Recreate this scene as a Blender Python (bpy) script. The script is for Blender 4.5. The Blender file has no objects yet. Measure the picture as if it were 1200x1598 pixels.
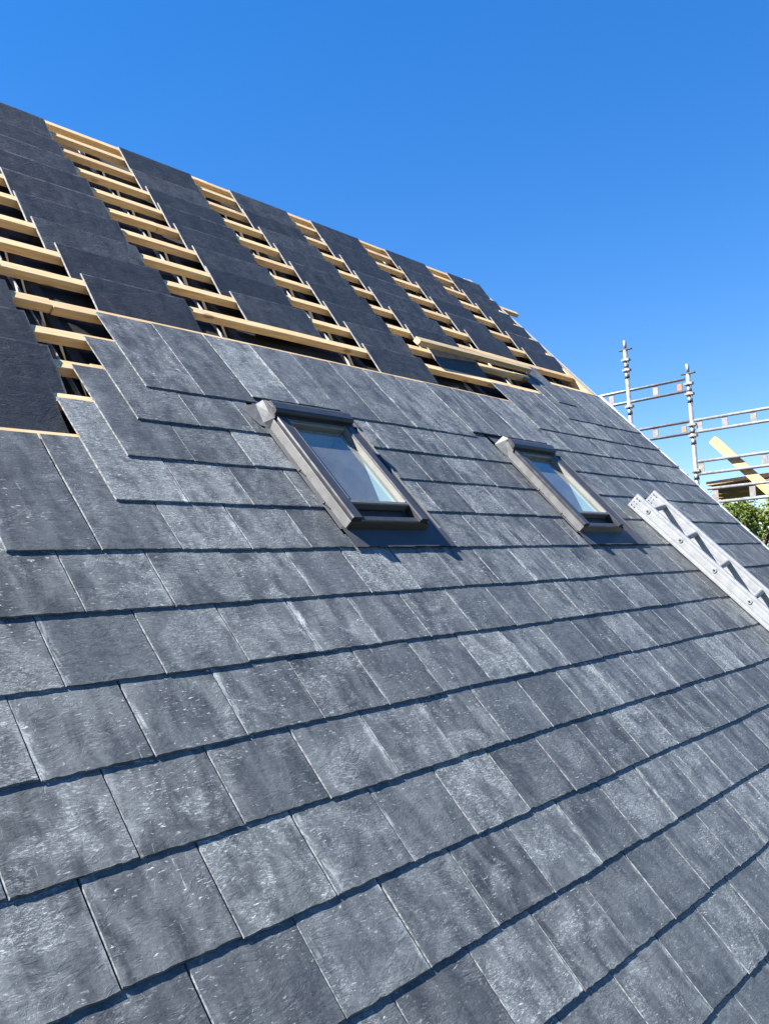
import bpy, bmesh, math, random
from mathutils import Matrix, Vector, Euler
random.seed(7)
R = random.uniform
sc = bpy.context.scene
COL = sc.collection

# ------------------------------------------------------------------ frame of reference
PITCH = math.radians(48.0)
Z0 = 4.0                                   # height of the roof datum above the ground
cP, sP = math.cos(PITCH), math.sin(PITCH)
# roof coordinates: u along the courses, v up the slope, n out of the slope
ROOF = Matrix(((1, 0, 0, 0), (0, cP, -sP, 0), (0, sP, cP, Z0), (0, 0, 0, 1)))

# ------------------------------------------------------------------ camera
cam = bpy.data.cameras.new('camera')
co = bpy.data.objects.new('camera', cam); COL.objects.link(co)
Rw = Matrix(((0.67065196, -0.73978794, -0.05421954),
             (0.02375972, 0.0944813, -0.99524307),
             (0.74139155, 0.66617347, 0.08094123)))
rx, ry, rz = Rw[0], -Rw[1], -Rw[2]
co.matrix_world = Matrix(((rx[0], ry[0], rz[0], -0.75777), (rx[1], ry[1], rz[1], -1.59937),
                          (rx[2], ry[2], rz[2], 0.34571 + Z0), (0, 0, 0, 1)))
cam.sensor_fit = 'VERTICAL'; cam.sensor_height = 24.0; cam.sensor_width = 18.0
cam.lens = 1306.22 / 1598 * 24.0
cam.clip_start = 0.05; cam.clip_end = 2000
sc.camera = co

# ------------------------------------------------------------------ sky and sun
s_roof = Vector((-1.95, 3.25, 1.0)).normalized()      # towards the sun, in roof coordinates
s_dir = (ROOF.to_3x3() @ s_roof).normalized()
elev = math.asin(s_dir.z)
azim = math.atan2(-s_dir.x, s_dir.y)                   # Blender's sky: rotation 0 looks along +Y
w = bpy.data.worlds.new("World"); sc.world = w; w.use_nodes = True
nt = w.node_tree; nt.nodes.clear()
sky = nt.nodes.new('ShaderNodeTexSky'); sky.sky_type = 'NISHITA'; sky.sun_disc = False
sky.sun_elevation = elev; sky.sun_rotation = -azim
sky.altitude = 1500; sky.air_density = 1.0; sky.dust_density = 0.0; sky.ozone_density = 3.0
hs = nt.nodes.new('ShaderNodeHueSaturation'); hs.inputs['Saturation'].default_value = 1.7; hs.inputs['Hue'].default_value = 0.513
gm = nt.nodes.new('ShaderNodeGamma'); gm.inputs[1].default_value = 0.65      # a photograph's softer sky gradient, the same all round
bg = nt.nodes.new('ShaderNodeBackground'); bg.inputs['Strength'].default_value = 0.083
wo = nt.nodes.new('ShaderNodeOutputWorld')
nt.links.new(sky.outputs[0], gm.inputs[0]); nt.links.new(gm.outputs[0], hs.inputs['Color']); nt.links.new(hs.outputs[0], bg.inputs[0]); nt.links.new(bg.outputs[0], wo.inputs[0])
sun = bpy.data.lights.new('sun', 'SUN'); sun.energy = 5.0; sun.angle = math.radians(0.53); sun.color = (1.0, 0.965, 0.92)
so = bpy.data.objects.new('sun', sun); COL.objects.link(so)
so.rotation_euler = (-s_dir).to_track_quat('-Z', 'Y').to_euler(); so.location = (-10, 10, 20)
sc.view_settings.view_transform = 'Standard'; sc.view_settings.look = 'None'
sc.view_settings.gamma = 1.0; sc.view_settings.exposure = 2.25; sc.view_settings.use_curve_mapping = False

# ------------------------------------------------------------------ materials
class N:
    def __init__(s, name):
        s.m = bpy.data.materials.new(name); s.m.use_nodes = True
        s.t = s.m.node_tree; s.t.nodes.clear()
        s.out = s.t.nodes.new('ShaderNodeOutputMaterial')
    def n(s, typ, **kw):
        x = s.t.nodes.new(typ)
        for k, v in kw.items(): setattr(x, k, v)
        return x
    def l(s, a, b): s.t.links.new(a, b)
    def put(s, sock, v):
        if isinstance(v, bpy.types.NodeSocket): s.l(v, sock)
        else: sock.default_value = v
    def math(s, op, a, b=None, c=None, clamp=False):
        x = s.n('ShaderNodeMath', operation=op); x.use_clamp = clamp
        s.put(x.inputs[0], a)
        if b is not None: s.put(x.inputs[1], b)
        if c is not None: s.put(x.inputs[2], c)
        return x.outputs[0]
    def noise(s, vec, scale, detail=4, rough=.55, dist=0.):
        x = s.n('ShaderNodeTexNoise'); s.l(vec, x.inputs['Vector'])
        x.inputs['Scale'].default_value = scale; x.inputs['Detail'].default_value = detail
        x.inputs['Roughness'].default_value = rough; x.inputs['Distortion'].default_value = dist
        return x.outputs['Fac']
    def ramp(s, v, a, b, lo=0., hi=1.):
        x = s.n('ShaderNodeMapRange'); x.interpolation_type = 'SMOOTHSTEP'
        s.put(x.inputs[0], v); s.put(x.inputs[1], a); s.put(x.inputs[2], b); s.put(x.inputs[3], lo); s.put(x.inputs[4], hi)
        return x.outputs[0]
    def mix(s, f, a, b):
        x = s.n('ShaderNodeMix', data_type='RGBA'); s.put(x.inputs[0], f)
        for k, v in ((6, a), (7, b)): s.put(x.inputs[k], v if isinstance(v, bpy.types.NodeSocket) else (*v, 1))
        return x.outputs[2]
    def mul(s, c, f):
        x = s.n('ShaderNodeVectorMath', operation='SCALE'); s.put(x.inputs[0], c); s.put(x.inputs['Scale'], f)
        return x.outputs[0]
    def mapv(s, vec, scale=(1, 1, 1), rot=(0, 0, 0), loc=None):
        x = s.n('ShaderNodeMapping'); s.l(vec, x.inputs['Vector'])
        x.inputs['Scale'].default_value = scale; x.inputs['Rotation'].default_value = rot
        if loc is not None: s.put(x.inputs['Location'], loc)
        return x.outputs[0]
    def local(s, amount=40.):
        """object coordinates, shifted by a random amount for each object"""
        tc = s.n('ShaderNodeTexCoord'); oi = s.n('ShaderNodeObjectInfo')
        a = s.math('MULTIPLY', oi.outputs['Random'], amount); b = s.math('MULTIPLY', oi.outputs['Random'], amount * 7.3)
        cx = s.n('ShaderNodeCombineXYZ'); s.l(a, cx.inputs[0]); s.l(b, cx.inputs[1]); s.l(a, cx.inputs[2])
        ad = s.n('ShaderNodeVectorMath', operation='ADD'); s.l(tc.outputs['Object'], ad.inputs[0]); s.l(cx.outputs[0], ad.inputs[1])
        return ad.outputs[0], tc.outputs['Object'], oi.outputs['Random']
    def bsdf(s, col, rough=.6, bump=None, bstr=.3, bdist=.002, metal=0., spec=.5, **kw):
        p = s.n('ShaderNodeBsdfPrincipled')
        s.put(p.inputs['Base Color'], s.mul(col, .86) if isinstance(col, bpy.types.NodeSocket) else (*col, 1))
        s.put(p.inputs['Roughness'], rough); p.inputs['Metallic'].default_value = metal
        p.inputs['Specular IOR Level'].default_value = spec
        if bump is not None:
            b = s.n('ShaderNodeBump'); b.inputs['Strength'].default_value = bstr; b.inputs['Distance'].default_value = bdist
            s.l(bump, b.inputs['Height']); s.l(b.outputs[0], p.inputs['Normal'])
        for k, v in kw.items(): s.put(p.inputs[k.replace('_', ' ')], v)
        s.l(p.outputs[0], s.out.inputs[0])
        return s.m

def slate_material(name, base, base2, dust, amount, edge_dust=1.0, rough=.5, per_vertex=False):
    s = N(name)
    vec, loc, rnd = s.local()
    if per_vertex:
        at = s.n('ShaderNodeAttribute', attribute_name='tone'); rnd = at.outputs['Fac']
    r2 = s.math('FRACT', s.math('MULTIPLY', rnd, 17.31))
    r3 = s.math('FRACT', s.math('MULTIPLY', rnd, 41.77))
    # riven surface: shallow steps where layers split off, and a faint grain across the slate
    lay = s.noise(s.mapv(vec, (1, 1.7, 1), (0, 0, .3)), 6.5, 6, .62, .9)
    q = s.math('MULTIPLY', lay, 9.)
    step = s.math('DIVIDE', s.math('ADD', s.math('FLOOR', q), s.ramp(s.math('FRACT', q), .72, 1.)), 9.)
    g = s.noise(s.mapv(vec, (1, 2.2, 1), (0, 0, .22)), 26, 8, .68, 1.2)
    fine = s.noise(vec, 170, 4, .7)
    col = s.mix(s.ramp(g, .3, .75), base, base2)
    tone = s.math('ADD', s.math('MULTIPLY', r2, .60), .72)
    col = s.mul(col, tone)
    col = s.mul(col, s.ramp(fine, .25, .8, .74, 1.28))
    # chalky dust in clouds, fibrous inside
    cloud = s.noise(vec, 7, 6, .65, 1.0)
    cloud2 = s.noise(s.mapv(vec, (1.6, .55, 1)), 11, 5, .6, .4)
    thr = s.math('SUBTRACT', .56, s.math('MULTIPLY', r3, .20))
    dmask = s.ramp(cloud, thr, s.math('ADD', thr, .17))
    streak = s.ramp(s.noise(s.mapv(vec, (1, 3.4, 1), (0, 0, .35)), 60, 9, .85, 1.2), .48, .62)
    dm = s.math('MULTIPLY', dmask, s.math('ADD', s.math('MULTIPLY', streak, 1.0), .07))
    # short scrapes and chips, mostly along the grain, a few across it
    def scrape(rot, sy, sc_, lo, mask_scale, mlo):
        z = s.ramp(s.noise(s.mapv(vec, (1, sy, 1), (0, 0, rot)), sc_, 5, .66, .5), lo, lo + .07)
        return s.math('MULTIPLY', z, s.ramp(s.noise(vec, mask_scale, 3, .6), mlo, mlo + .12))
    sm = s.math('MAXIMUM', scrape(.25, 3.4, 52, .60, 8, .46), scrape(.75, 5, 40, .615, 6, .49))
    sm = s.math('MAXIMUM', sm, scrape(-.85, 6, 36, .63, 7, .50))
    sm = s.math('MAXIMUM', sm, s.math('MULTIPLY', scrape(0., .16, 38, .62, 6, .52), .6))
    # the odd long scratch
    z = s.noise(s.mapv(vec, (3.2, .7, 1), (0, 0, .9)), 5, 1, .3, .1)
    ln = s.ramp(s.math('ABSOLUTE', s.math('SUBTRACT', z, .5)), 0, .005, 1, 0)
    sm = s.math('MAXIMUM', sm, s.math('MULTIPLY', ln, s.ramp(s.noise(vec, 14, 5, .75), .55, .64, 0, .5)))
    flecks = s.math('MULTIPLY', s.ramp(s.noise(s.mapv(vec, (1, 1.5, 1)), 75, 4, .6, .6), .66, .74), s.ramp(cloud2, .40, .58))
    # dust rubbed off along the dressed long edges
    sep = s.n('ShaderNodeSeparateXYZ'); s.l(loc, sep.inputs[0])
    side = s.math('SUBTRACT', s.math('MULTIPLY', s.math('GREATER_THAN', r3, .5), 2.), 1.)
    exx = s.math('ADD', s.math('MULTIPLY', sep.outputs[0], side), s.math('MULTIPLY', s.math('SUBTRACT', cloud, .5), .09))
    ex = s.ramp(exx, .098, .122)
    ed = s.math('MULTIPLY', s.math('MULTIPLY', ex, s.ramp(s.noise(s.mapv(vec, (2.5, .7, 1)), 18, 6, .7, .8), .42, .62)), s.math('MULTIPLY', r2, .75 * edge_dust))
    if per_vertex: ed = 0.0
    if 'loose' in name:      # chipped, paler rims
        rim = s.math('MAXIMUM', s.ramp(sep.outputs[1], .240, .2535), s.ramp(s.math('ABSOLUTE', sep.outputs[0]), .244, .2515))
        ed = s.math('MULTIPLY', rim, s.ramp(cloud2, .36, .6, .25, .9))
    d = s.math('MAXIMUM', s.math('MULTIPLY', dm, .52), s.math('MULTIPLY', sm, .72))
    d = s.math('MAXIMUM', d, s.math('MULTIPLY', flecks, .6))
    d = s.math('MAXIMUM', d, ed)
    haze = s.math('MULTIPLY', s.ramp(cloud2, .3, .72), .17)
    clean = s.math('ADD', s.math('MULTIPLY', s.math('FRACT', s.math('MULTIPLY', rnd, 93.7)), .75), .45)
    d = s.math('MULTIPLY', s.math('MULTIPLY', s.math('ADD', d, haze), clean), amount, clamp=True)
    col = s.mix(d, col, dust)
    h = s.math('ADD', s.math('MULTIPLY', g, .5), s.math('ADD', s.math('MULTIPLY', fine, .22), s.math('MULTIPLY', step, 1.3)))
    ro = s.math('ADD', s.math('MULTIPLY', d, .3), rough, clamp=True)
    return s.bsdf(col, ro, h, .55, .0035, spec=.45)

M = {}
M['slate'] = slate_material('laid slate', (.032, .0365, .0395), (.062, .0685, .072), (.45, .485, .48), 1.1)
M['slate_mass'] = slate_material('laid slate field', (.032, .0365, .0395), (.062, .0685, .072), (.43, .475, .475), .9, per_vertex=True)
M['slate_loose'] = slate_material('loose slate', (.010, .0115, .013), (.026, .029, .032), (.26, .28, .285), .5, .5, .55)

def edge_mat(name, a, b):
    s = N(name); vec, loc, rnd = s.local()
    f = s.noise(vec, 60, 5, .7)
    return s.bsdf(s.mix(s.ramp(f, .35, .65), a, b), .8, f, .5, .002, spec=.3)
M['edge'] = edge_mat('dressed slate edge', (.045, .051, .057), (.185, .20, .205))
M['edge_loose'] = edge_mat('sawn slate edge', (.12, .125, .13), (.22, .225, .23))

def wood_mat(name, a, b, knots=True, rough=.65, scale=1.):
    s = N(name); vec, loc, rnd = s.local(23.)
    v = s.mapv(vec, (.8 * scale, 14 * scale, 14 * scale))
    ring = s.noise(v, 5, 5, .6, .8); fibre = s.noise(s.mapv(vec, (2, 60, 60)), 6, 3, .6)
    col = s.mix(s.ramp(ring, .35, .65), a, b)
    col = s.mul(col, s.ramp(fibre, .2, .8, .82, 1.14))
    col = s.mul(col, s.math('ADD', s.math('MULTIPLY', rnd, .24), .88))
    if knots:
        vo = s.n('ShaderNodeTexVoronoi'); s.l(s.mapv(vec, (3.2, 9, 9)), vo.inputs['Vector']); vo.inputs['Scale'].default_value = 1.0
        kn = s.ramp(vo.outputs['Distance'], .06, .16, 1, 0)
        col = s.mix(s.math('MULTIPLY', kn, .75), col, (a[0] * .35, a[1] * .26, a[2] * .2))
    return s.bsdf(col, rough, fibre, .25, .001, spec=.3)
M['pine'] = wood_mat('new softwood', (.68, .495, .275), (.57, .385, .19))
M['pine_old'] = wood_mat('weathered softwood', (.47, .37, .22), (.36, .28, .16))
M['pine_rafter'] = wood_mat('treated softwood', (.022, .016, .012), (.015, .011, .009), False)
M['plank'] = wood_mat('yellow plank', (.60, .385, .185), (.50, .30, .135))
M['deck'] = wood_mat('weathered scaffold board', (.26, .145, .075), (.15, .085, .045))
M['fascia'] = wood_mat('painted fascia', (.55, .55, .53), (.5, .5, .48), False)

def plain(name, col, var=.15, scale=12, rough=.5, metal=0., spec=.5, bstr=.1, bd=.002):
    s = N(name); vec, loc, rnd = s.local()
    f = s.noise(vec, scale, 5, .6)
    c = s.mul(s.mix(0., col, col), s.ramp(f, .3, .7, 1 - var, 1 + var))
    return s.bsdf(c, s.ramp(f, .3, .7, rough - .07, rough + .07), f, bstr, bd, metal=metal, spec=spec)
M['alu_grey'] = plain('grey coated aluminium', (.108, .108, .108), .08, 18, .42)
M['alu_dark'] = plain('dark coated aluminium', (.036, .0365, .040), .08, 18, .38)
M['alu_front'] = plain('shade darkened coated aluminium', (.016, .0125, .0115), .08, 18, .4)  # shaded copy of the frame metal, darkness of the downhill face painted in
M['lead'] = plain('soft grey flashing metal', (.120, .121, .120), .14, 16, .5, 0, .5, .5, .004)
M['lining'] = plain('sun paled sash lining', (.185, .18, .16), .06, 9, .5)  # pale cream paints in the sunlight on the inner sash walls
M['vent'] = plain('beige vent flap', (.17, .15, .12), .08, 9, .5)
M['reveal'] = plain('white reveal', (.62, .64, .64), .04, 5, .7)
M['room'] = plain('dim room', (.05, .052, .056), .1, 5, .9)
M['ladder'] = plain('milled aluminium', (.375, .385, .39), .07, 26, .5, .2, .5, .15, .001)
M['alu_shade'] = plain('shade darkened flashing metal', (.045, .046, .050), .12, 14, .55)  # same flashing metal, darkened to paint in the shade below and beside the frame
M['rung'] = plain('dull aluminium rung', (.21, .215, .215), .07, 26, .5, .2)
M['bolt'] = plain('dark hole', (.03, .028, .025), .1, 40, .6)
M['galv'] = plain('galvanised steel', (.235, .24, .245), .16, 30, .48, .45, .5, .15, .001)
M['galv_plate'] = plain('galvanised plate', (.23, .22, .21), .16, 30, .55, .2)
M['galv_dark'] = plain('worn steel coupler', (.10, .10, .105), .2, 30, .5, .4)
M['orange'] = plain('faded orange tag', (.34, .16, .10), .1, 30, .6)
M['membrane'] = plain('grey roofing membrane', (.036, .036, .037), .3, 5, .9, 0, .1, .5, .01)  # base colour darkened to deepen the shade in the gaps between battens
M['tape'] = plain('white membrane tape', (.34, .34, .33), .06, 30, .6)
M['undercloak'] = plain('pale cement strip', (.38, .40, .40), .12, 24, .7)
M['render'] = plain('harled wall', (.58, .56, .52), .1, 40, .9, 0, .2, .6, .01)
M['rubber'] = plain('black gasket', (.02, .02, .021), .1, 30, .5)
M['bark'] = plain('bark', (.09, .07, .05), .3, 14, .9, 0, .2, .8, .02)
s = N('grass ground'); tc = s.n('ShaderNodeTexCoord')
f = s.noise(tc.outputs['Object'], .35, 8, .7); f2 = s.noise(tc.outputs['Object'], 9, 5, .7)
M['grass'] = s.bsdf(s.mul(s.mix(s.ramp(f, .35, .65), (.026, .032, .018), (.038, .040, .026)), s.ramp(f2, .25, .75, .7, 1.3)), .9, f2, .6, .05, spec=.2)
def leaf_mat(name, a, b):
    s = N(name); at = s.n('ShaderNodeAttribute', attribute_name='tone')
    col = s.mix(at.outputs['Fac'], a, b)
    d = s.n('ShaderNodeBsdfPrincipled'); s.l(col, d.inputs['Base Color']); d.inputs['Roughness'].default_value = .45
    d.inputs['Specular IOR Level'].default_value = .35
    t = s.n('ShaderNodeBsdfTranslucent'); s.l(s.mul(col, 1.5), t.inputs[0])
    mx = s.n('ShaderNodeMixShader'); mx.inputs[0].default_value = .35
    s.l(d.outputs[0], mx.inputs[1]); s.l(t.outputs[0], mx.inputs[2]); s.l(mx.outputs[0], s.out.inputs[0])
    return s.m
M['leaf'] = leaf_mat('green leaves', (.045, .070, .012), (.135, .165, .03))
s = N('window glass')
tr = s.n('ShaderNodeBsdfTransparent'); tr.inputs[0].default_value = (.58, .74, .76, 1)
gl = s.n('ShaderNodeBsdfGlossy'); gl.inputs['Roughness'].default_value = .04; gl.inputs[0].default_value = (1, 1, 1, 1)
df = s.n('ShaderNodeBsdfDiffuse'); df.inputs[0].default_value = (.42, .44, .45, 1)
lw = s.n('ShaderNodeLayerWeight'); lw.inputs[0].default_value = .5
sch = s.math('MULTIPLY_ADD', s.math('POWER', lw.outputs['Facing'], 5.), .84, .14, True)
vec, loc, rnd = s.local()
m1 = s.n('ShaderNodeMixShader'); s.l(s.ramp(s.noise(vec, 9, 6, .6), .3, .8, .14, .21), m1.inputs[0]); s.l(tr.outputs[0], m1.inputs[1]); s.l(df.outputs[0], m1.inputs[2])
m2 = s.n('ShaderNodeMixShader'); s.l(sch, m2.inputs[0]); s.l(m1.outputs[0], m2.inputs[1]); s.l(gl.outputs[0], m2.inputs[2])
s.l(m2.outputs[0], s.out.inputs[0]); M['glass'] = s.m

# ------------------------------------------------------------------ object helpers
WORLD = {}
def empty(name, mw):
    o = bpy.data.objects.new(name, None); COL.objects.link(o); o.empty_display_size = .2
    o.matrix_basis = mw; WORLD[o] = mw.copy(); return o
def link(name, me, mw, parent=None):
    o = bpy.data.objects.new(name, me); COL.objects.link(o)
    if parent is not None:
        o.parent = parent; o.matrix_basis = WORLD[parent].inverted() @ mw
    else: o.matrix_basis = mw
    WORLD[o] = mw.copy(); return o
def tag(o, label=None, cat=None, group=None, kind=None):
    for k, v in (('label', label), ('category', cat), ('group', group), ('kind', kind)):
        if v: o[k] = v
    return o
class B:
    """collects shapes into one mesh"""
    def __init__(s): s.v = []; s.f = []; s.mi = []; s.sm = []
    def face(s, pts, mi=0, sm=False):
        i = len(s.v); s.v += [tuple(p) for p in pts]; s.f.append(tuple(range(i, i + len(pts)))); s.mi.append(mi); s.sm.append(sm)
    def box(s, x0, x1, y0, y1, z0, z1, mi=0, mat=None, ch=0.):
        """box with its four long top/bottom edges optionally chamfered along the longest axis"""
        if ch <= 0:
            P = [(x, y, z) for x in (x0, x1) for y in (y0, y1) for z in (z0, z1)]
            F = [(0, 1, 3, 2), (4, 6, 7, 5), (0, 4, 5, 1), (2, 3, 7, 6), (0, 2, 6, 4), (1, 5, 7, 3)]
        else:
            d = (x1 - x0, y1 - y0, z1 - z0); ax = d.index(max(d)); lo = (x0, y0, z0); hi = (x1, y1, z1)
            a, b = [k for k in (0, 1, 2) if k != ax]
            ring = [(lo[a] + ch, lo[b]), (hi[a] - ch, lo[b]), (hi[a], lo[b] + ch), (hi[a], hi[b] - ch), (hi[a] - ch, hi[b]), (lo[a] + ch, hi[b]), (lo[a], hi[b] - ch), (lo[a], lo[b] + ch)]
            P = []
            for e in (lo[ax], hi[ax]):
                for p, q in ring:
                    t = [0, 0, 0]; t[ax] = e; t[a] = p; t[b] = q; P.append(tuple(t))
            F = [tuple(range(8)), tuple(range(15, 7, -1))] + [(i, (i + 1) % 8, 8 + (i + 1) % 8, 8 + i) for i in range(8)]
        if mat is not None: P = [tuple(mat @ Vector(p)) for p in P]
        i = len(s.v); s.v += P
        for f in F: s.f.append(tuple(i + k for k in f)); s.mi.append(mi); s.sm.append(False)
    def tube(s, a, b, r, seg=12, mi=0, cap=True, r2=None):
        a = Vector(a); b = Vector(b); d = (b - a).normalized(); r2 = r if r2 is None else r2
        x = d.orthogonal().normalized(); y = d.cross(x); i = len(s.v)
        for p, rr in ((a, r), (b, r2)):
            for k in range(seg):
                t = 2 * math.pi * k / seg; s.v.append(tuple(p + rr * (math.cos(t) * x + math.sin(t) * y)))
        for k in range(seg):
            s.f.append((i + k, i + (k + 1) % seg, i + seg + (k + 1) % seg, i + seg + k)); s.mi.append(mi); s.sm.append(True)
        if cap:
            s.f.append(tuple(i + k for k in range(seg - 1, -1, -1))); s.mi.append(mi); s.sm.append(False)
            s.f.append(tuple(i + seg + k for k in range(seg))); s.mi.append(mi); s.sm.append(False)
    def prism(s, prof, x0, x1, axis=0, mi=0, sm=False):
        """profile (two coords) extruded along an axis"""
        k = len(prof); i = len(s.v)
        for e in (x0, x1):
            for p, q in prof:
                s.v.append((e, p, q) if axis == 0 else ((p, e, q) if axis == 1 else (p, q, e)))
        for j in range(k): s.f.append((i + j, i + (j + 1) % k, i + k + (j + 1) % k, i + k + j)); s.mi.append(mi); s.sm.append(sm)
        s.f.append(tuple(i + j for j in range(k - 1, -1, -1))); s.mi.append(mi); s.sm.append(False)
        s.f.append(tuple(i + k + j for j in range(k))); s.mi.append(mi); s.sm.append(False)
    def mesh(s, name, mats, recalc=True):
        me = bpy.data.meshes.new(name); me.from_pydata(s.v, [], s.f)
        for m in (mats if isinstance(mats, (list, tuple)) else [mats]): me.materials.append(m)
        me.polygons.foreach_set('material_index', s.mi); me.polygons.foreach_set('use_smooth', s.sm)
        if not recalc: me.update(); return me
        bm = bmesh.new(); bm.from_mesh(me); bmesh.ops.recalc_face_normals(bm, faces=bm.faces); bm.to_mesh(me); bm.free()
        me.update(); return me
    def obj(s, name, mats, mw=Matrix.Identity(4), parent=None):
        return link(name, s.mesh(name, mats), mw, parent)
def T(x, y, z): return Matrix.Translation((x, y, z))
def RP(u, v, n): return ROOF @ Vector((u, v, n))

# ------------------------------------------------------------------ ground
b = B(); b.face([(-400, -400, 0), (400, -400, 0), (400, 400, 0), (-400, 400, 0)])
tag(b.obj('ground', M['grass']), kind='structure')

# ------------------------------------------------------------------ the house
G = .208; W_ = .25; TH = .0042; TILT = .0235; VERGE = 5.50; ULEFT = -1.5
house = empty('house', T(2.0, 1.0, 0))
tag(house, 'slate roofed house with bare battens along the ridge and two small skylights', 'house')
def part(bb, name, mats, mw=ROOF): return bb.obj(name, mats, mw, house)
EV = -1.85                                               # eaves
eave = RP(0, EV, -.12); ridge = RP(0, 4.15, -.12)
# walls below the roof
b = B(); b.box(-4.0, 5.36, eave.y + .35, eave.y + .65, 0, eave.z - .02 + .2); part(b, 'front_wall', M['render'], Matrix.Identity(4))
b = B(); yb = 2 * ridge.y - eave.y
b.prism([(eave.y + .652, 0), (yb - .35, 0), (yb - .35, eave.z + .2), (ridge.y, ridge.z - .03), (eave.y + .652, eave.z + .32)], 5.06, 5.36, 0)
part(b, 'gable_wall', M['render'], Matrix.Identity(4))
b = B(); b.box(-4.0, 5.5, EV - .04, EV - .015, -.30, -.06); part(b, 'fascia', M['fascia'])
# membrane under the battens, sagging between rafters
b = B(); nu, nv = 60, 60
win_holes = [(1.345, .725), (3.0, .725)]; WW, WH = .44, .630
us = [-4.0 + i * .115 for i in range(83)]; us[-1] = 5.40
vs = [EV + i * .1 for i in range(61)]; vs[-1] = 4.17
def memn(u, v): return -.092 - .010 * abs(math.sin((u - .72) / .9 * math.pi)) + .010 * math.sin(7.3 * u + 3.1 * v) * math.sin(9.7 * v - 2.3 * u) + R(-.003, .003)
hh = {(i, j): memn(us[i], vs[j]) for i in range(len(us)) for j in range(len(vs))}
for i in range(len(us) - 1):
    for j in range(len(vs) - 1):
        uc, vc = (us[i] + us[i + 1]) / 2, (vs[j] + vs[j + 1]) / 2
        if any(a - .05 < uc < a + WW + .05 and c - .05 < vc < c + WH + .05 for a, c in win_holes): continue
        b.face([(us[i], vs[j], hh[i, j]), (us[i + 1], vs[j], hh[i + 1, j]), (us[i + 1], vs[j + 1], hh[i + 1, j + 1]), (us[i], vs[j + 1], hh[i, j + 1])], 0, True)
part(b, 'roofing_membrane', M['membrane'])
# back slope of the roof (dark felt), down from the ridge
b = B(); rb = RP(0, 4.17, -.10); back = Vector((0, yb, eave.z))
b.prism([(rb.y, rb.z), (yb + .02, eave.z), (yb - .02, eave.z - .06), (rb.y, rb.z - .07)], -4.0, 5.40, 0)
part(b, 'back_slope', M['membrane'], Matrix.Identity(4))
# counter battens
for u in (-1.1, -.2, .71, 1.66, 2.51, 3.62, 4.30, 5.20):
    b = B(); v0 = 1.05 if any(a - .1 < u < a + WW + .1 for a, c in win_holes) else EV
    b.box(u - .024, u + .024, v0 if u < 1.3 or u > 2.2 else 1.45, 4.12, -.095, -.0545, ch=.003); part(b, 'counter_batten', M['pine_rafter'])
    b = B(); b.box(u - .056, u - .050, 1.45, 4.10, -.104, -.079); part(b, 'membrane_tape', M['tape'])
# battens, upper edges measured up the slope
VB = {2: .948, 3: 1.156, 4: 1.362, 5: 1.570, 6: 1.776, 7: 1.984, 8: 2.212, 9: 2.419, 10: 2.639, 11: 2.867, 12: 3.087, 13: 3.298, 14: 3.519, 15: 3.738, 16: 3.954, 17: 4.108}
BT = -.0188
for r, v in VB.items():
    u1 = 5.40
    if r == 15: u1 = 5.80
    segs = [(-4.0, u1)] if r > 6 else [(-4.0, 1.25), (1.95, 2.9), (3.6, u1)] if r < 5 else [(-4.0, 1.2), (1.95, u1)]
    cut = []
    for a, c in segs:
        js = [q for q in (-.2, .71, 1.66, 2.51, 3.62, 4.30, 5.20) if a + .3 < q < c - .3]
        if len(js) > 1 and r > 3:
            q = js[(r * 5 + 2) % len(js)] + R(-.012, .012); cut += [(a, q - .001), (q + .001, c)]
        else: cut.append((a, c))
    for a, c in cut:
        jv, jn = R(-.0025, .0025), R(-.001, .0006)
        b = B(); x = a; k = 0
        # a wany, slightly bowed length of sawn timber
        nseg = max(2, int((c - a) / .25)); rows = []
        ph = R(0, 6); 
        for i in range(nseg + 1):
            uu = a + (c - a) * i / nseg; dv = .003 * math.sin(uu * 1.7 + ph) + R(-.0008, .0008); dn = .0012 * math.sin(uu * 2.9 + ph)
            rows.append((uu, dv, dn))
        prof = [(-.050, -.035), (0, -.035), (0, -.003), (-.003, 0), (-.047, 0), (-.050, -.003)]
        base = len(b.v)
        for uu, dv, dn in rows:
            for p, q in prof: b.v.append((uu - (a + c) / 2, p + dv, q + dn))
        kk = len(prof)
        for i in range(nseg):
            for j in range(kk):
                b.f.append((base + i * kk + j, base + i * kk + (j + 1) % kk, base + (i + 1) * kk + (j + 1) % kk, base + (i + 1) * kk + j)); b.mi.append(0); b.sm.append(False)
        b.f.append(tuple(base + j for j in range(kk))); b.mi.append(0); b.sm.append(False)
        b.f.append(tuple(base + nseg * kk + j for j in range(kk))); b.mi.append(0); b.sm.append(False)
        part(b, 'batten', M['pine'], ROOF @ T((a + c) / 2, v + jv, BT + jn))
# verge: timber along the gable edge, pale strip over it
b = B(); b.box(5.402, 5.492, EV, 4.16, -.080, -.0225, ch=.003); part(b, 'verge_timber', M['pine'])
b = B(); v = EV; prev = 5.527
nsg = 60; L = []
for i in range(nsg + 1):
    L.append((5.524 + R(-.004, .005), EV + (4.17 - EV) * i / nsg))
for i in range(nsg):
    (a0, v0), (a1, v1) = L[i], L[i + 1]
    b.face([(5.470, v0, -.0185), (a0, v0, -.0185), (a1, v1, -.0185), (5.470, v1, -.0185)])
    b.face([(a0, v0, -.0185), (a0, v0, -.0300), (a1, v1, -.0300), (a1, v1, -.0185)])
    b.face([(5.494, v0, -.0300), (a0, v0, -.0300), (a1, v1, -.0300), (5.494, v1, -.0300)])
part(b, 'undercloak_strip', M['undercloak'])
b = B(); vv = EV
while vv < 2.36:
    b.box(5.5035, 5.532 + R(-.006, .008), vv, vv + .052, -.017, .0006 + R(-.0018, .0018)); vv += .052
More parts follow.
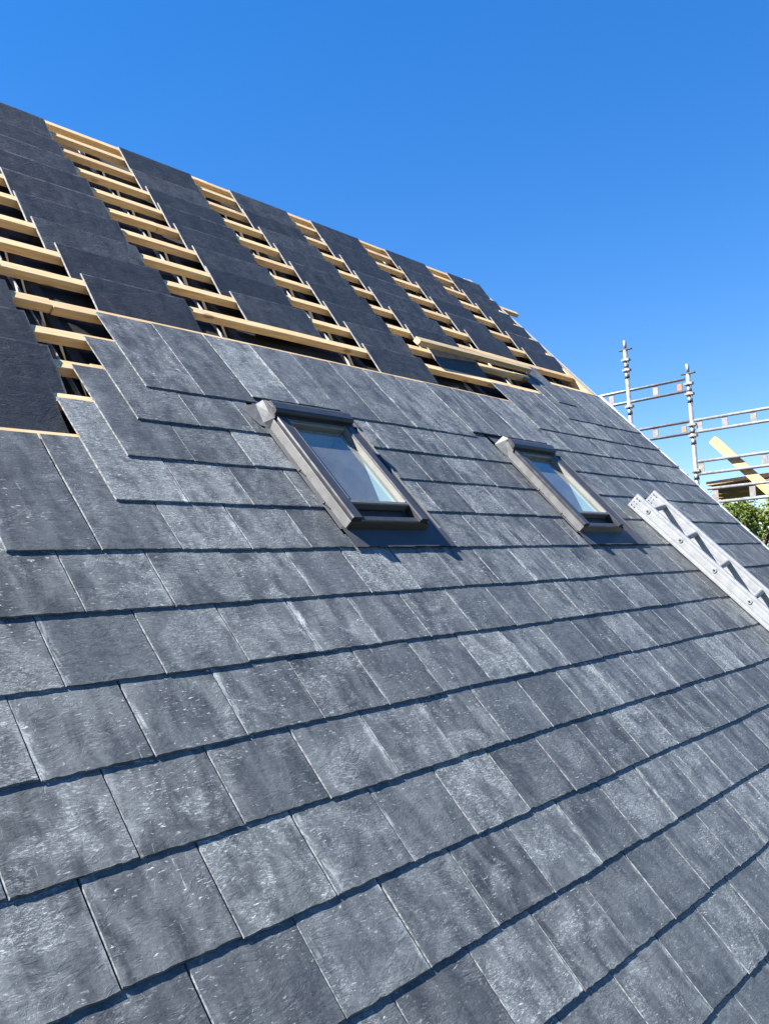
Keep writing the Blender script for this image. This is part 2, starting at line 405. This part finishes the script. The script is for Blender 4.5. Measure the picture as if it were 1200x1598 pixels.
part(b, 'verge_trim', M['undercloak'])
b = B(); b.box(5.494, 5.515, EV, 4.16, -.26, -.034); part(b, 'barge_board', M['fascia'])

# ------------------------------------------------------------------ slates
def slate_mesh(wd, ln, rag=1., th=TH, seg=16):
    """dressed slate: origin in the middle of its tail, top of the tail at z = 0"""
    bb = B(); hw = wd / 2
    top, bot = [], []
    ins = .0015
    for i in range(seg + 1):
        x = -hw + wd * i / seg
        j = R(-.0015, .0015) * rag
        xi = min(max(x, -hw + ins + R(0, .001)), hw - ins)
        bot.append((x, j - R(0, .0012), -th)); top.append((xi, j + R(.0010, .0026) * rag, 0))
    for t in (.33, .66):
        j = R(-.0009, .0009) * rag; bot.append((hw + j, ln * t, -th)); top.append((hw - ins + j - R(0, .0014), ln * t, 0))
    bot += [(hw, ln, -th), (-hw, ln, -th)]; top += [(hw - ins, ln - .002 * max(1, rag), 0), (-hw + ins, ln - .002 * max(1, rag), 0)]
    for t in (.66, .33):
        j = R(-.0009, .0009) * rag; bot.append((-hw + j, ln * t, -th)); top.append((-hw + ins + j + R(0, .0014), ln * t, 0))
    bb.face(top, 0)
    k = len(top)
    for i in range(k): bb.face([bot[i], bot[(i + 1) % k], top[(i + 1) % k], top[i]], 0 if i < seg else 1)  # tail edge keeps the dark face colour, painting in shade; other edges paler
    return bb
def to_px(u, v, n=0.):
    p = RP(u, v, n) - co.matrix_basis.translation if False else RP(u, v, n) - Vector((-0.75777, -1.59937, .34571 + Z0))
    q = Rw @ p
    if q.z < .05: return None
    return (600 + 1306.22 * q.x / q.z, 799 + 1306.22 * q.y / q.z, q.z)
wins = [(1.345, .725, 1.902), (3.0, .725, 3.640)]
specs = []                        # (u0, u1, v_tail, length, raise, seed)
def add_slate(u0, u1, v0, ln, up=0.): 
    if u1 - u0 > .03: specs.append((u0, u1, v0, ln, up))
start = {3: .125, 4: .5, 5: .625, 6: .75, 7: .875, 8: 3.75, 9: 4.375, 10: 4.5}
stop = {10: 4.75}
for r in range(-8, 11):
    a, z = start.get(r, ULEFT - .5), stop.get(r, VERGE)
    off = .125 if r % 2 else 0.
    k = math.floor((a - off) / W_ + .001)
    while off + k * W_ < z - .01:
        u0, u1 = off + k * W_, min(off + (k + 1) * W_, z); k += 1
        if u0 < a - .01: continue
        if z == VERGE and VERGE - u1 < .06: u1 = VERGE
        if u1 - u0 < .06 and u0 > 5: continue
        pieces = [(u0, u1)]; ln = .5; v0 = r * G; up = 0.
        for wu, wv, hi in wins:
            lo = wu - .022
            if r in (3, 4, 5, 6):
                nw = []
                for p, q in pieces:
                    if q <= lo or p >= hi: nw.append((p, q)); continue
                    if p < lo: nw.append((p, lo))
                    if q > hi: nw.append((hi, q))
                pieces = nw
            elif r in (1, 2) and u1 > wu - .03 and u0 < wu + WW + .03:
                ln = min(ln, .70 - v0)
            elif r == 7 and lo - .01 < (u0 + u1) / 2 < hi + .02:
                v0 += .036; ln = .464; up = .004
        for p, q in pieces: add_slate(p, q, v0, ln, up)
# which ones show largest in the photograph
def shown(sp):
    u0, u1, v0, ln, up = sp
    best = 0
    for a in (.1, .5, .9):
        for c in (.05, .5, .95):
            p = to_px(u0 + (u1 - u0) * a, v0 + min(G, ln) * c)
            if p and -5 < p[0] < 1205 and -5 < p[1] < 1603: best += 1
    if not best: return 0
    p = to_px((u0 + u1) / 2, v0 + .1); return best / 9 * (u1 - u0) / (p[2] ** 3) if p else 0
order = sorted(specs, key=shown, reverse=True)
singles = [x for x in order if shown(x) > 0][:299]
rest = [x for x in order if x not in set(singles)]
print('slates in view', sum(shown(x) > 0 for x in specs), 'of', len(specs))
LIB = [slate_mesh(W_ - .0022, .5).mesh('slate', [M['slate'], M['edge']]) for _ in range(16)]
def slate_matrix(u0, u1, v0, up):
    rot = Matrix.Rotation(-(TILT + R(-.0008, .0012)) - up / .464, 4, 'X') @ Matrix.Rotation(R(-.004, .004), 4, 'Z') @ Matrix.Rotation(R(-.002, .002), 4, 'Y')
    return ROOF @ T((u0 + u1) / 2 + R(-.001, .001), v0 + R(-.003, .003), R(-.0004, .0008) + up) @ rot
for (u0, u1, v0, ln, up) in singles:
    if abs(u1 - u0 - W_) < .002 and abs(ln - .5) < .002: me = random.choice(LIB)
    else: me = slate_mesh(u1 - u0 - .0022, ln).mesh('slate', [M['slate'], M['edge']])
    link('slate', me, slate_matrix(u0, u1, v0, up), house)
mass = B(); tones = []
for (u0, u1, v0, ln, up) in rest:
    sb = slate_mesh(u1 - u0 - .0022, ln, seg=5); mw = ROOF.inverted() @ slate_matrix(u0, u1, v0, up)
    i = len(mass.v); mass.v += [tuple(mw @ Vector(p)) for p in sb.v]; mass.f += [tuple(i + k for k in f) for f in sb.f]; mass.mi += sb.mi; mass.sm += sb.sm
    tones += [R(0, 1)] * len(sb.v)
mo = part(mass, 'slate_courses', [M['slate_mass'], M['edge']]); mo['kind'] = 'stuff'
at = mo.data.attributes.new('tone', 'FLOAT', 'POINT'); at.data.foreach_set('value', tones)

# ------------------------------------------------------------------ skylights
def skylight(u0, v0, hi, fold):
    gw = hi - u0 - WW + .015
    mw = ROOF @ T(u0, v0, 0); w, h = WW, WH
    # frame: side covers running down the slope, hollow in the middle
    b = B()
    for x0, x1 in ((.011, .062), (w - .052, w - .008)):
        b.prism([(x0, .004), (x1, .004), (x1, .046), (x1 - .004, .051), (x0 + .004, .051), (x0, .046)], .000, h - .03, 1)
    b.box(.0625, w - .0525, .002, .030, .004, .033, ch=.004)           # low front bar between the side covers
    fr = part(b, 'skylight', M['alu_dark'], mw)
    def sub(bb, name, mat): return bb.obj(name, mat, mw, fr)
    b = B(); b.prism([(-.016, .001), (.0, .001), (.0, .030), (-.003, .033), (-.007, .026)], -.0, w + .004, 0); sub(b, 'bottom_cover', M['alu_front'])
    b = B(); b.box(.0625, w - .0525, .0305, .082, .002, .012); sub(b, 'drain_channel', M['alu_dark'])
    b = B(); b.box(.063, w - .053, .083, .103, .012, .047, ch=.004); sub(b, 'sash_bar', M['alu_grey'])
    b = B(); b.box(.0625, .066, .1035, h - .05, .012, .049); sub(b, 'sash_lining', M['lining'])
    b = B(); b.box(w - .0600, w - .0525, .1035, h - .05, .014, .047); sub(b, 'sash_lining', M['lining'])
    b = B(); b.face([(.0663, .1035, .024), (w - .0603, .1035, .024), (w - .0603, h - .0745, .024), (.0663, h - .0745, .024)]); link('pane', b.mesh('pane', M['glass'], False), mw, fr)
    b = B(); b.box(.063, w - .053, h - .074, h - .046, .010, .044, ch=.004); sub(b, 'vent_flap', M['vent'])
    b = B()
    prof = [(h - .043, .046), (h - .044, .064), (h - .040, .071), (h - .030, .0745), (h + .002, .0765), (h + .014, .074), (h + .020, .066), (h + .020, .004), (h - .03, .004)]
    b.prism(prof, .006, w - .004, 0); sub(b, 'top_cover', M['alu_dark'])
    b = B(); b.box(.0045, w - .002, h - .052, h - .045, .043, .052); sub(b, 'gasket', M['rubber'])
    # side flashing: upright against the frame, flange on the slates
    b = B()
    b.prism([(-.003, .0015), (.0045, .0015), (.0065, .0345), (.003, .0370), (.0005, .0345)], -.008, h + .02, 1)
    sub(b, 'side_flashing', M['alu_grey'])
    b = B(); b.box(w - .0065, w - .0015, -.008, h + .02, .003, .036); sub(b, 'side_flashing', M['alu_grey'])
    # gutter on the far side, apron below
    b = B(); b.face([(w + .0025, -.10, -.0020), (w + gw, -.10, -.0020), (w + gw, h + .12, -.0060), (w + .0025, h + .12, -.0060)])
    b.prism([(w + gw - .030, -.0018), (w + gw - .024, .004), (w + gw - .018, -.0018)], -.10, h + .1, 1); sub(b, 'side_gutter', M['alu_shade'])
    b = B(); xs = [-.02 + (w + gw) * k / 9 for k in range(10)]
    for k in range(9):
        d0, d1 = R(-.002, .002), R(-.002, .002)
        b.face([(xs[k], -.102 + d0, .0042), (xs[k + 1], -.102 + d1, .0042), (xs[k + 1], .0, .0045), (xs[k], .0, .0045)])
        b.face([(xs[k], -.102 + d0, .0042), (xs[k + 1], -.102 + d1, .0042), (xs[k + 1], -.102 + d1, .0020), (xs[k], -.102 + d0, .0020)])
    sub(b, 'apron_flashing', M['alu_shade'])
    b = B(); b.box(-.026, -.0035, -.01, h, .0018, .0030); sub(b, 'flashing_flange', M['alu_grey'])
    # rivets along the flange
    b = B()
    for vv in (.12, .30): b.tube((-.020, vv, .003), (-.020, vv, .011), .0045, 8)
    sub(b, 'clip', M['rubber'])
    # bent corner piece at the top
    hk = h; h = h - .030
    b = B(); F = b.face
    if fold:
        F([(-.075, h + .085, .006), (-.062, h + .010, .004), (-.020, h - .012, .004), (-.026, h + .070, .030)])
        F([(-.062, h + .010, .004), (-.045, h - .030, .003), (-.004, h - .040, .004), (-.020, h - .012, .004)])
        F([(-.020, h - .012, .004), (-.004, h - .040, .004), (.003, h - .028, .044), (-.006, h + .004, .044)])
        F([(-.026, h + .070, .030), (-.020, h - .012, .004), (-.006, h + .004, .044), (-.006, h + .068, .056)])
        F([(-.006, h + .068, .056), (-.006, h + .004, .044), (.003, h - .028, .044), (.016, h - .006, .058), (.016, h + .040, .062)])
        F([(.000, h + .070, .056), (.026, h + .066, .056), (.026, h + .010, .066), (.002, h + .012, .066)])
    else:
        F([(-.030, h + .070, .006), (-.036, h - .002, .004), (-.002, h - .030, .004), (-.002, h + .040, .050)])
        F([(-.002, h + .040, .050), (-.002, h - .030, .004), (.004, h - .026, .044), (.008, h + .045, .062)])
        F([(-.030, h + .070, .006), (-.002, h + .040, .050), (.008, h + .045, .072), (.014, h + .085, .056)])
    sub(b, 'corner_flashing', M['lead']); h = hk
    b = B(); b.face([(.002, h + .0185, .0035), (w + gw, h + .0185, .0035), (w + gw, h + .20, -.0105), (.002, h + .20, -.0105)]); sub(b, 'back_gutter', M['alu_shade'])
    # reveal into the room
    b = B(); x0, x1, y0, y1 = .0545, w - .0545, .104, h - .05
    q = [(x0, y0), (x1, y0), (x1, y1), (x0, y1)]
    for k in range(4):
        (a0, c0), (a1, c1) = q[k], q[(k + 1) % 4]
        b.face([(a0, c0, .010), (a1, c1, .010), (a1, c1, -.22), (a0, c0, -.22)])
    sub(b, 'reveal', M['reveal'])
    b = B(); b.box(x0 - .5, x1 + .5, y0 - .4, y1 + .4, -1.6, -.222)
    b.f = b.f[:]; 
    # room: keep it open towards the reveal
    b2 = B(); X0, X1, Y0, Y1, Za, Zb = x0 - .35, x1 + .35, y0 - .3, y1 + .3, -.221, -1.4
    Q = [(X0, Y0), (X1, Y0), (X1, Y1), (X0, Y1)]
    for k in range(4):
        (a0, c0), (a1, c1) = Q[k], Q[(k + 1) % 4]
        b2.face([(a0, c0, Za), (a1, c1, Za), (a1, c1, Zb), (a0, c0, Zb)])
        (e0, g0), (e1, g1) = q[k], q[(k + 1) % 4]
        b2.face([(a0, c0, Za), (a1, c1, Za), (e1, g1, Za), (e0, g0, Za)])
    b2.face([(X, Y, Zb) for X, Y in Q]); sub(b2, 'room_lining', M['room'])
    # solid kerb hiding the cut in the roof
    b = B()
    for (a0, a1, c0, c1) in ((.008, .0535, .03, h - .02), (w - .0535, w - .008, .03, h - .02), (.0536, w - .0536, .03, .1030), (.0536, w - .0536, h - .0490, h - .02)):
        b.box(a0, a1, c0, c1, -.20, .0015)
    sub(b, 'kerb', M['pine_rafter'])
    return fr
tag(skylight(1.345, .725, 1.902, True), 'skylight nearer the stepped edge with crumpled corner flashing')
tag(skylight(3.0, .725, 3.640, False), 'skylight beside the aluminium roof ladder')

# ------------------------------------------------------------------ loose slates loaded out on the battens
ordinal = ['topmost', 'second', 'third', 'fourth', 'fifth', 'sixth', 'seventh', 'eighth', 'lowest']
cols = [  # (u left edge per row from the top row down to the lowest, top row, bottom row, where)
    ([.045, .050, .055, .060, -.005], 7, 3, None),
    ([.862, .858, .857, .856, .858, .855, .856, .885, .915], 15, 7, 'sixth column from the verge'),
    ([1.825, 1.803, 1.797, 1.781, 1.783, 1.784, 1.757, 1.800], 15, 8, 'fifth column from the verge'),
    ([2.640, 2.612, 2.622, 2.617, 2.604, 2.597, 2.580, 2.602, 2.580], 15, 7, 'fourth column from the verge'),
    ([3.365, 3.335, 3.342, 3.330, 3.310, 3.330, 3.307, 3.326], 15, 8, 'third column from the verge'),
    ([4.185, 4.160, 4.172, 4.160, 4.150, 4.158], 15, 10, 'second column from the verge'),
    ([4.985, 4.985, 4.962, 4.952, 4.945, 4.930], 15, 10, 'column nearest the verge'),
]
LOOSE = []
for _ in range(8):
    bb = slate_mesh(.505 + R(-.006, .006), .255 + R(-.003, .003), 2.2, .0068, 10); LOOSE.append(bb.mesh('loose_slate', [M['slate_loose'], M['edge_loose']]))
for uls, rt, rb_, where in cols:
    n = len(uls)
    for k, ul in enumerate(uls):
        r = rt - k
        v = VB[r] + .003 + (.036 if r == 15 else 0)
        nb = -.0455 if r != 15 else -.033
        lift = math.radians(8.4 + R(-.6, .6))
        mw = ROOF @ T(ul + .2525 + R(-.004, .004), v, nb + .0068) @ Matrix.Rotation(lift, 4, 'X') @ Matrix.Rotation(R(-.013, .013), 4, 'Z')
        o = link('loose_slate', random.choice(LOOSE), mw)
        which = ordinal[k] if k < n - 1 else 'lowest'
        if where is None: lab = f'loose dark slate lying sideways, {which} in the short column beside the stepped edge'
        elif which in ('topmost', 'lowest'): lab = f'loose dark slate lying sideways, {which} in the {where}'
        else: lab = f'loose dark slate lying sideways, {which} below the ridge in the {where}'
        tag(o, lab, 'roof slate', 'loose slates loaded out on the battens')

# a spare batten dropped across the columns
b = B(); b.box(-.665, .665, -.025, .025, 0, .036, ch=.003)
a, c = Vector((3.17, 2.405, .006)), Vector((4.515, 2.452, -.002))
d = (c - a); ang = math.atan2(d.y, d.x); tl = -math.asin(d.z / d.length)
mw = ROOF @ T(*((a + c) / 2)) @ Matrix.Rotation(ang, 4, 'Z') @ Matrix.Rotation(tl, 4, 'Y')
tag(b.obj('loose_batten', M['pine_old'], mw), 'spare pine batten lying loose across the dark slates above the second skylight', 'batten')

# ------------------------------------------------------------------ roof ladder
sl = -.165
ang = math.atan2(.165, 1.0)
LM = ROOF @ T(3.875, .951, .004) @ Matrix.Rotation(ang, 4, 'Z')     # local -y runs down the slope
lad = empty('roof_ladder', LM); tag(lad, 'aluminium roof ladder lying on the slates near the verge', 'ladder')
LW, LH, LL = .315, .088, 2.55
for x, sgn in ((0., 1), (LW, 1)):
    b = B(); t = .024
    prof = [(0, 0), (t, 0), (t, .006), (.004, .006), (.004, LH - .006), (t, LH - .006), (t, LH), (0, LH), (-.0015, LH - .004), (-.0015, LH - .014), (0, LH - .017), (0, .062), (-.0018, .059), (-.0018, .029), (0, .026), (0, .017), (-.0015, .014), (-.0015, .004)]
    if x > 0: prof = [(p, q) for p, q in prof]
    b.prism([(p + x, q) for p, q in prof], -LL, 0, 1)
    st = b.obj('stile', M['ladder'], LM, lad)
    b = B()
    for i in range(3):
        for j in range(2):
            b.tube((x - .0010, -.016 - .020 * j, .018 + .024 * i), (x - .0022, -.016 - .020 * j, .018 + .024 * i), .0042, 8)
    b.obj('end_dimple', M['galv_dark'], LM, st)
k = 0
while .112 + .2465 * k < LL - .05:
    y = -.112 - .2465 * k; k += 1
    b = B(); b.tube((.0045, y, .052), (LW - .0005, y, .052), .0165, 14)
    rg = b.obj('rung', M['rung'], LM, lad)
    b = B(); b.tube((-.0045, y, .052), (-.0002, y, .052), .014, 14); b.obj('collar', M['ladder'], LM, rg)
    b = B(); b.tube((-.0056, y, .052), (-.0030, y, .052), .0062, 12); b.obj('rung_hole', M['bolt'], LM, rg)

# ------------------------------------------------------------------ scaffold beyond the gable
SX = 7.2
sca = empty('scaffold', T(SX, 1.5, 0)); tag(sca, 'galvanised scaffold with double guardrails standing beyond the gable end', 'scaffold')
def spart(bb, name, mat, parent=sca): return bb.obj(name, mat, Matrix.Identity(4), parent)
def standard(y, top, cups, x=SX, bar=True):
    b = B(); b.tube((x, y, .05), (x, y, top - .10), .0215, 14); b.tube((x, y, top - .10), (x, y, top), .0165, 12); b.tube((x, y, .03), (x, y, .05), .06, 12)
    p = spart(b, 'standard', M['galv'])
    for z in cups:
        c = B(); c.tube((x, y, z - .020), (x, y, z + .020), .029, 12, r2=.026)
        c.box(x - .026, x + .026, y - .040, y + .040, z - .010, z + .012)
        spart(c, 'coupler', M['galv_plate'], p)
        c = B(); c.tube((x, y, z - .085), (x, y, z - .045), .026, 12, r2=.023); spart(c, 'locking_cup', M['galv_dark'], p)
    if bar:
        c = B(); z = top - .092; c.box(x - .02, x + .02, y - .068, y + .068, z - .006, z + .006); spart(c, 'spigot_plate', M['galv_dark'], p)
    return p
standard(2.130, 6.650, [6.448, 6.343, 5.966, 5.2, 4.2, 3.2, 2.2])
standard(1.508, 6.273, [6.079, 5.978, 5.676, 5.569, 5.227, 4.2, 3.2, 2.2])
standard(-.55, 5.6, [5.23, 4.2, 3.2, 2.2]); standard(3.4, 6.6, [6.1, 5.2, 4.2, 3.2])
def rail(y0, y1, zt, zb, plates, x=SX, tagend=None):
    b = B(); b.tube((x, y0, zt), (x, y1, zt), .0145, 12); b.tube((x, y0, zb), (x, y1, zb), .0145, 12)
    p = spart(b, 'guardrail', M['galv'])
    for y in plates:
        c = B(); c.box(x - .004, x + .004, y - .026, y + .026, zb + .0168, zt - .0168); spart(c, 'spacer_plate', M['galv_plate'], p)
    if tagend is not None:
        c = B(); c.box(x - .006, x + .006, tagend - .022, tagend + .022, zb + .0168, zt - .040); spart(c, 'end_hook', M['orange'], p)
    return p
rail(3.38, 1.545, 6.132, 6.012, (1.845, 2.32, 2.8, 3.2), tagend=1.60)
rail(3.38, 1.535, 5.713, 5.599, (1.880, 2.4, 3.0), tagend=1.590)
rail(1.482, -.52, 5.713, 5.599, (1.435, 1.199, .938, .4, -.1, -.45))
rail(1.482, -.52, 5.313, 5.193, (1.455, .876, .3, -.2, -.45))
rail(1.390, -.52, 5.037, 4.905, (1.32, .985, .4, -.1, -.45), x=SX - .06)
b = B(); b.tube((SX + .05, .86, .05), (SX + .05, .86, 4.95), .0242, 12); spart(b, 'standard', M['galv'])
# transoms carrying the deck
for y in (1.62, -.3):
    b = B(); b.tube((SX - 1.2, y, 4.72), (SX + 1.6, y, 4.72), .0242, 12); spart(b, 'transom', M['galv']) if y < 0 else None
# leaning plank and deck boards
a = Vector((SX + .035, 1.405, 5.47)); d = Vector((0, .861 - 1.352, .938 - 1.506)).normalized()
zz = Vector((1, 0, 0)); yy = zz.cross(d).normalized()
b = B(); b.box(0, 1.55, -.045, .045, -.012, .012, ch=.002)
mw = Matrix(((d.x, yy.x, zz.x, SX + .035), (d.y, yy.y, zz.y, 1.341), (d.z, yy.z, zz.z, 4 + 1.512), (0, 0, 0, 1)))
tag(b.obj('leaning_plank', M['plank'], mw), 'pale yellow timber plank leaning at a slant against the scaffold guardrails', 'plank')
def board(x0, x1, y0, y1, z, label, tilt=0., mat='deck'):
    b = B(); b.box(-(x1 - x0) / 2, (x1 - x0) / 2, -(y1 - y0) / 2, (y1 - y0) / 2, -.019, .019, ch=.003)
    o = b.obj('scaffold_board', M[mat], T((x0 + x1) / 2, (y0 + y1) / 2, z) @ Matrix.Rotation(tilt, 4, 'X')); tag(o, label, 'board', 'timber boards on the scaffold'); return o
names = ['nearest the guardrails', 'second from the guardrails', 'third from the guardrails', 'fourth from the guardrails', 'fifth from the guardrails', 'sixth from the guardrails', 'farthest from the guardrails']
for k, nm in enumerate(names):
    x = SX + .08 + .26 * k
    y1 = -1.6 + 2.90 * (x + .88) / 7.958 + R(-.05, .05)
    board(x, x + .235, -.45, y1, 4 + 1.05 + R(-.004, .004) + .006 * k, 'brown scaffold deck board, the one ' + nm)
board(SX + .36, SX + .60, .95, 1.56, 4 + 1.135, 'short pale board lying on top of the scaffold deck boards', -.035, 'pine')

# ------------------------------------------------------------------ trees beyond the scaffold
def tree(x, y, h, rad, label, nleaf, seed, crown_low=.25):
    random.seed(seed)
    root = empty('broadleaf_tree', T(x, y, 0)); tag(root, label, 'tree', 'trees beyond the scaffold')
    b = B(); lean = R(-.1, .1)
    pts = [Vector((x + lean * t * t, y + .3 * lean * t, h * .75 * t)) for t in (0, .2, .45, .7, 1.)]; rr = [.15, .12, .095, .065, .03]
    for i in range(4): b.tube(pts[i], pts[i + 1], rr[i], 10, 0, False, rr[i + 1])
    tips = []
    for k in range(16):
        t = R(.3, 1.); p = pts[0].lerp(pts[-1], t); a = R(0, 6.28); L = rad * R(.45, .95) * (1.15 - .5 * t)
        e = p + Vector((math.cos(a) * L, math.sin(a) * L, R(.15, .6) * L + .1 * h)); m = p.lerp(e, .5) + Vector((0, 0, .08 * L))
        b.tube(p, m, .05, 7, 0, False, .032); b.tube(m, e, .032, 7, 0, False, .010); tips += [m.lerp(e, q) for q in (.4, .75, 1.)]
    b.obj('trunk', M['bark'], Matrix.Identity(4), root)
    clumps = []
    for k in range(95):
        a, c = R(0, 6.28), R(-1, 1); q = R(.35, 1.) ** .6
        cz = h * (crown_low + (1 - crown_low) / 2); hz = h * (1 - crown_low) / 2
        p = Vector((x + math.cos(a) * math.sqrt(1 - c * c) * rad * q, y + math.sin(a) * math.sqrt(1 - c * c) * rad * q, cz + c * hz * q))
        clumps.append((p, R(.22, .48)))
    clumps += [(t, R(.2, .38)) for t in tips]
    lb = B(); tone = []
    for k in range(nleaf):
        p, cr = random.choice(clumps)
        dv = Vector((random.gauss(0, 1), random.gauss(0, 1), random.gauss(0, .7))); dv.normalize()
        o = p + dv * cr * R(.3, 1.) ** .5; ln = R(.07, .13); wd = ln * R(.45, .65)
        nn = (dv * .7 + Vector((R(-1, 1), R(-1, 1), R(0, 1.2)))).normalized(); ax = nn.orthogonal().normalized()
        ax = Matrix.Rotation(R(0, 6.28), 3, nn) @ ax; ay = nn.cross(ax); fold = nn * ln * .12
        lb.face([o - ax * ln * .5, o + ay * wd * .5 + fold, o + ax * ln * .5, o - ay * wd * .5 + fold])
        tone += [min(1, max(0, random.gauss(.5, .25)))] * 4
    me = bpy.data.meshes.new('crown'); me.from_pydata(lb.v, [], lb.f); me.materials.append(M['leaf'])
    at = me.attributes.new('tone', 'FLOAT', 'POINT'); at.data.foreach_set('value', tone)
    link('crown', me, Matrix.Identity(4), root)
tree(14.2, 3.35, 5.72, 2.4, 'leafy green tree behind the scaffold deck boards', 34000, 3, .10)
tree(17.6, 4.62, 5.95, 1.0, 'taller tree whose tip shows above the scaffold deck boards', 8000, 5, .35)
tree(12.5, .7, 4.9, 1.6, 'low bushy green tree at the foot of the roof verge', 12000, 8, .15)
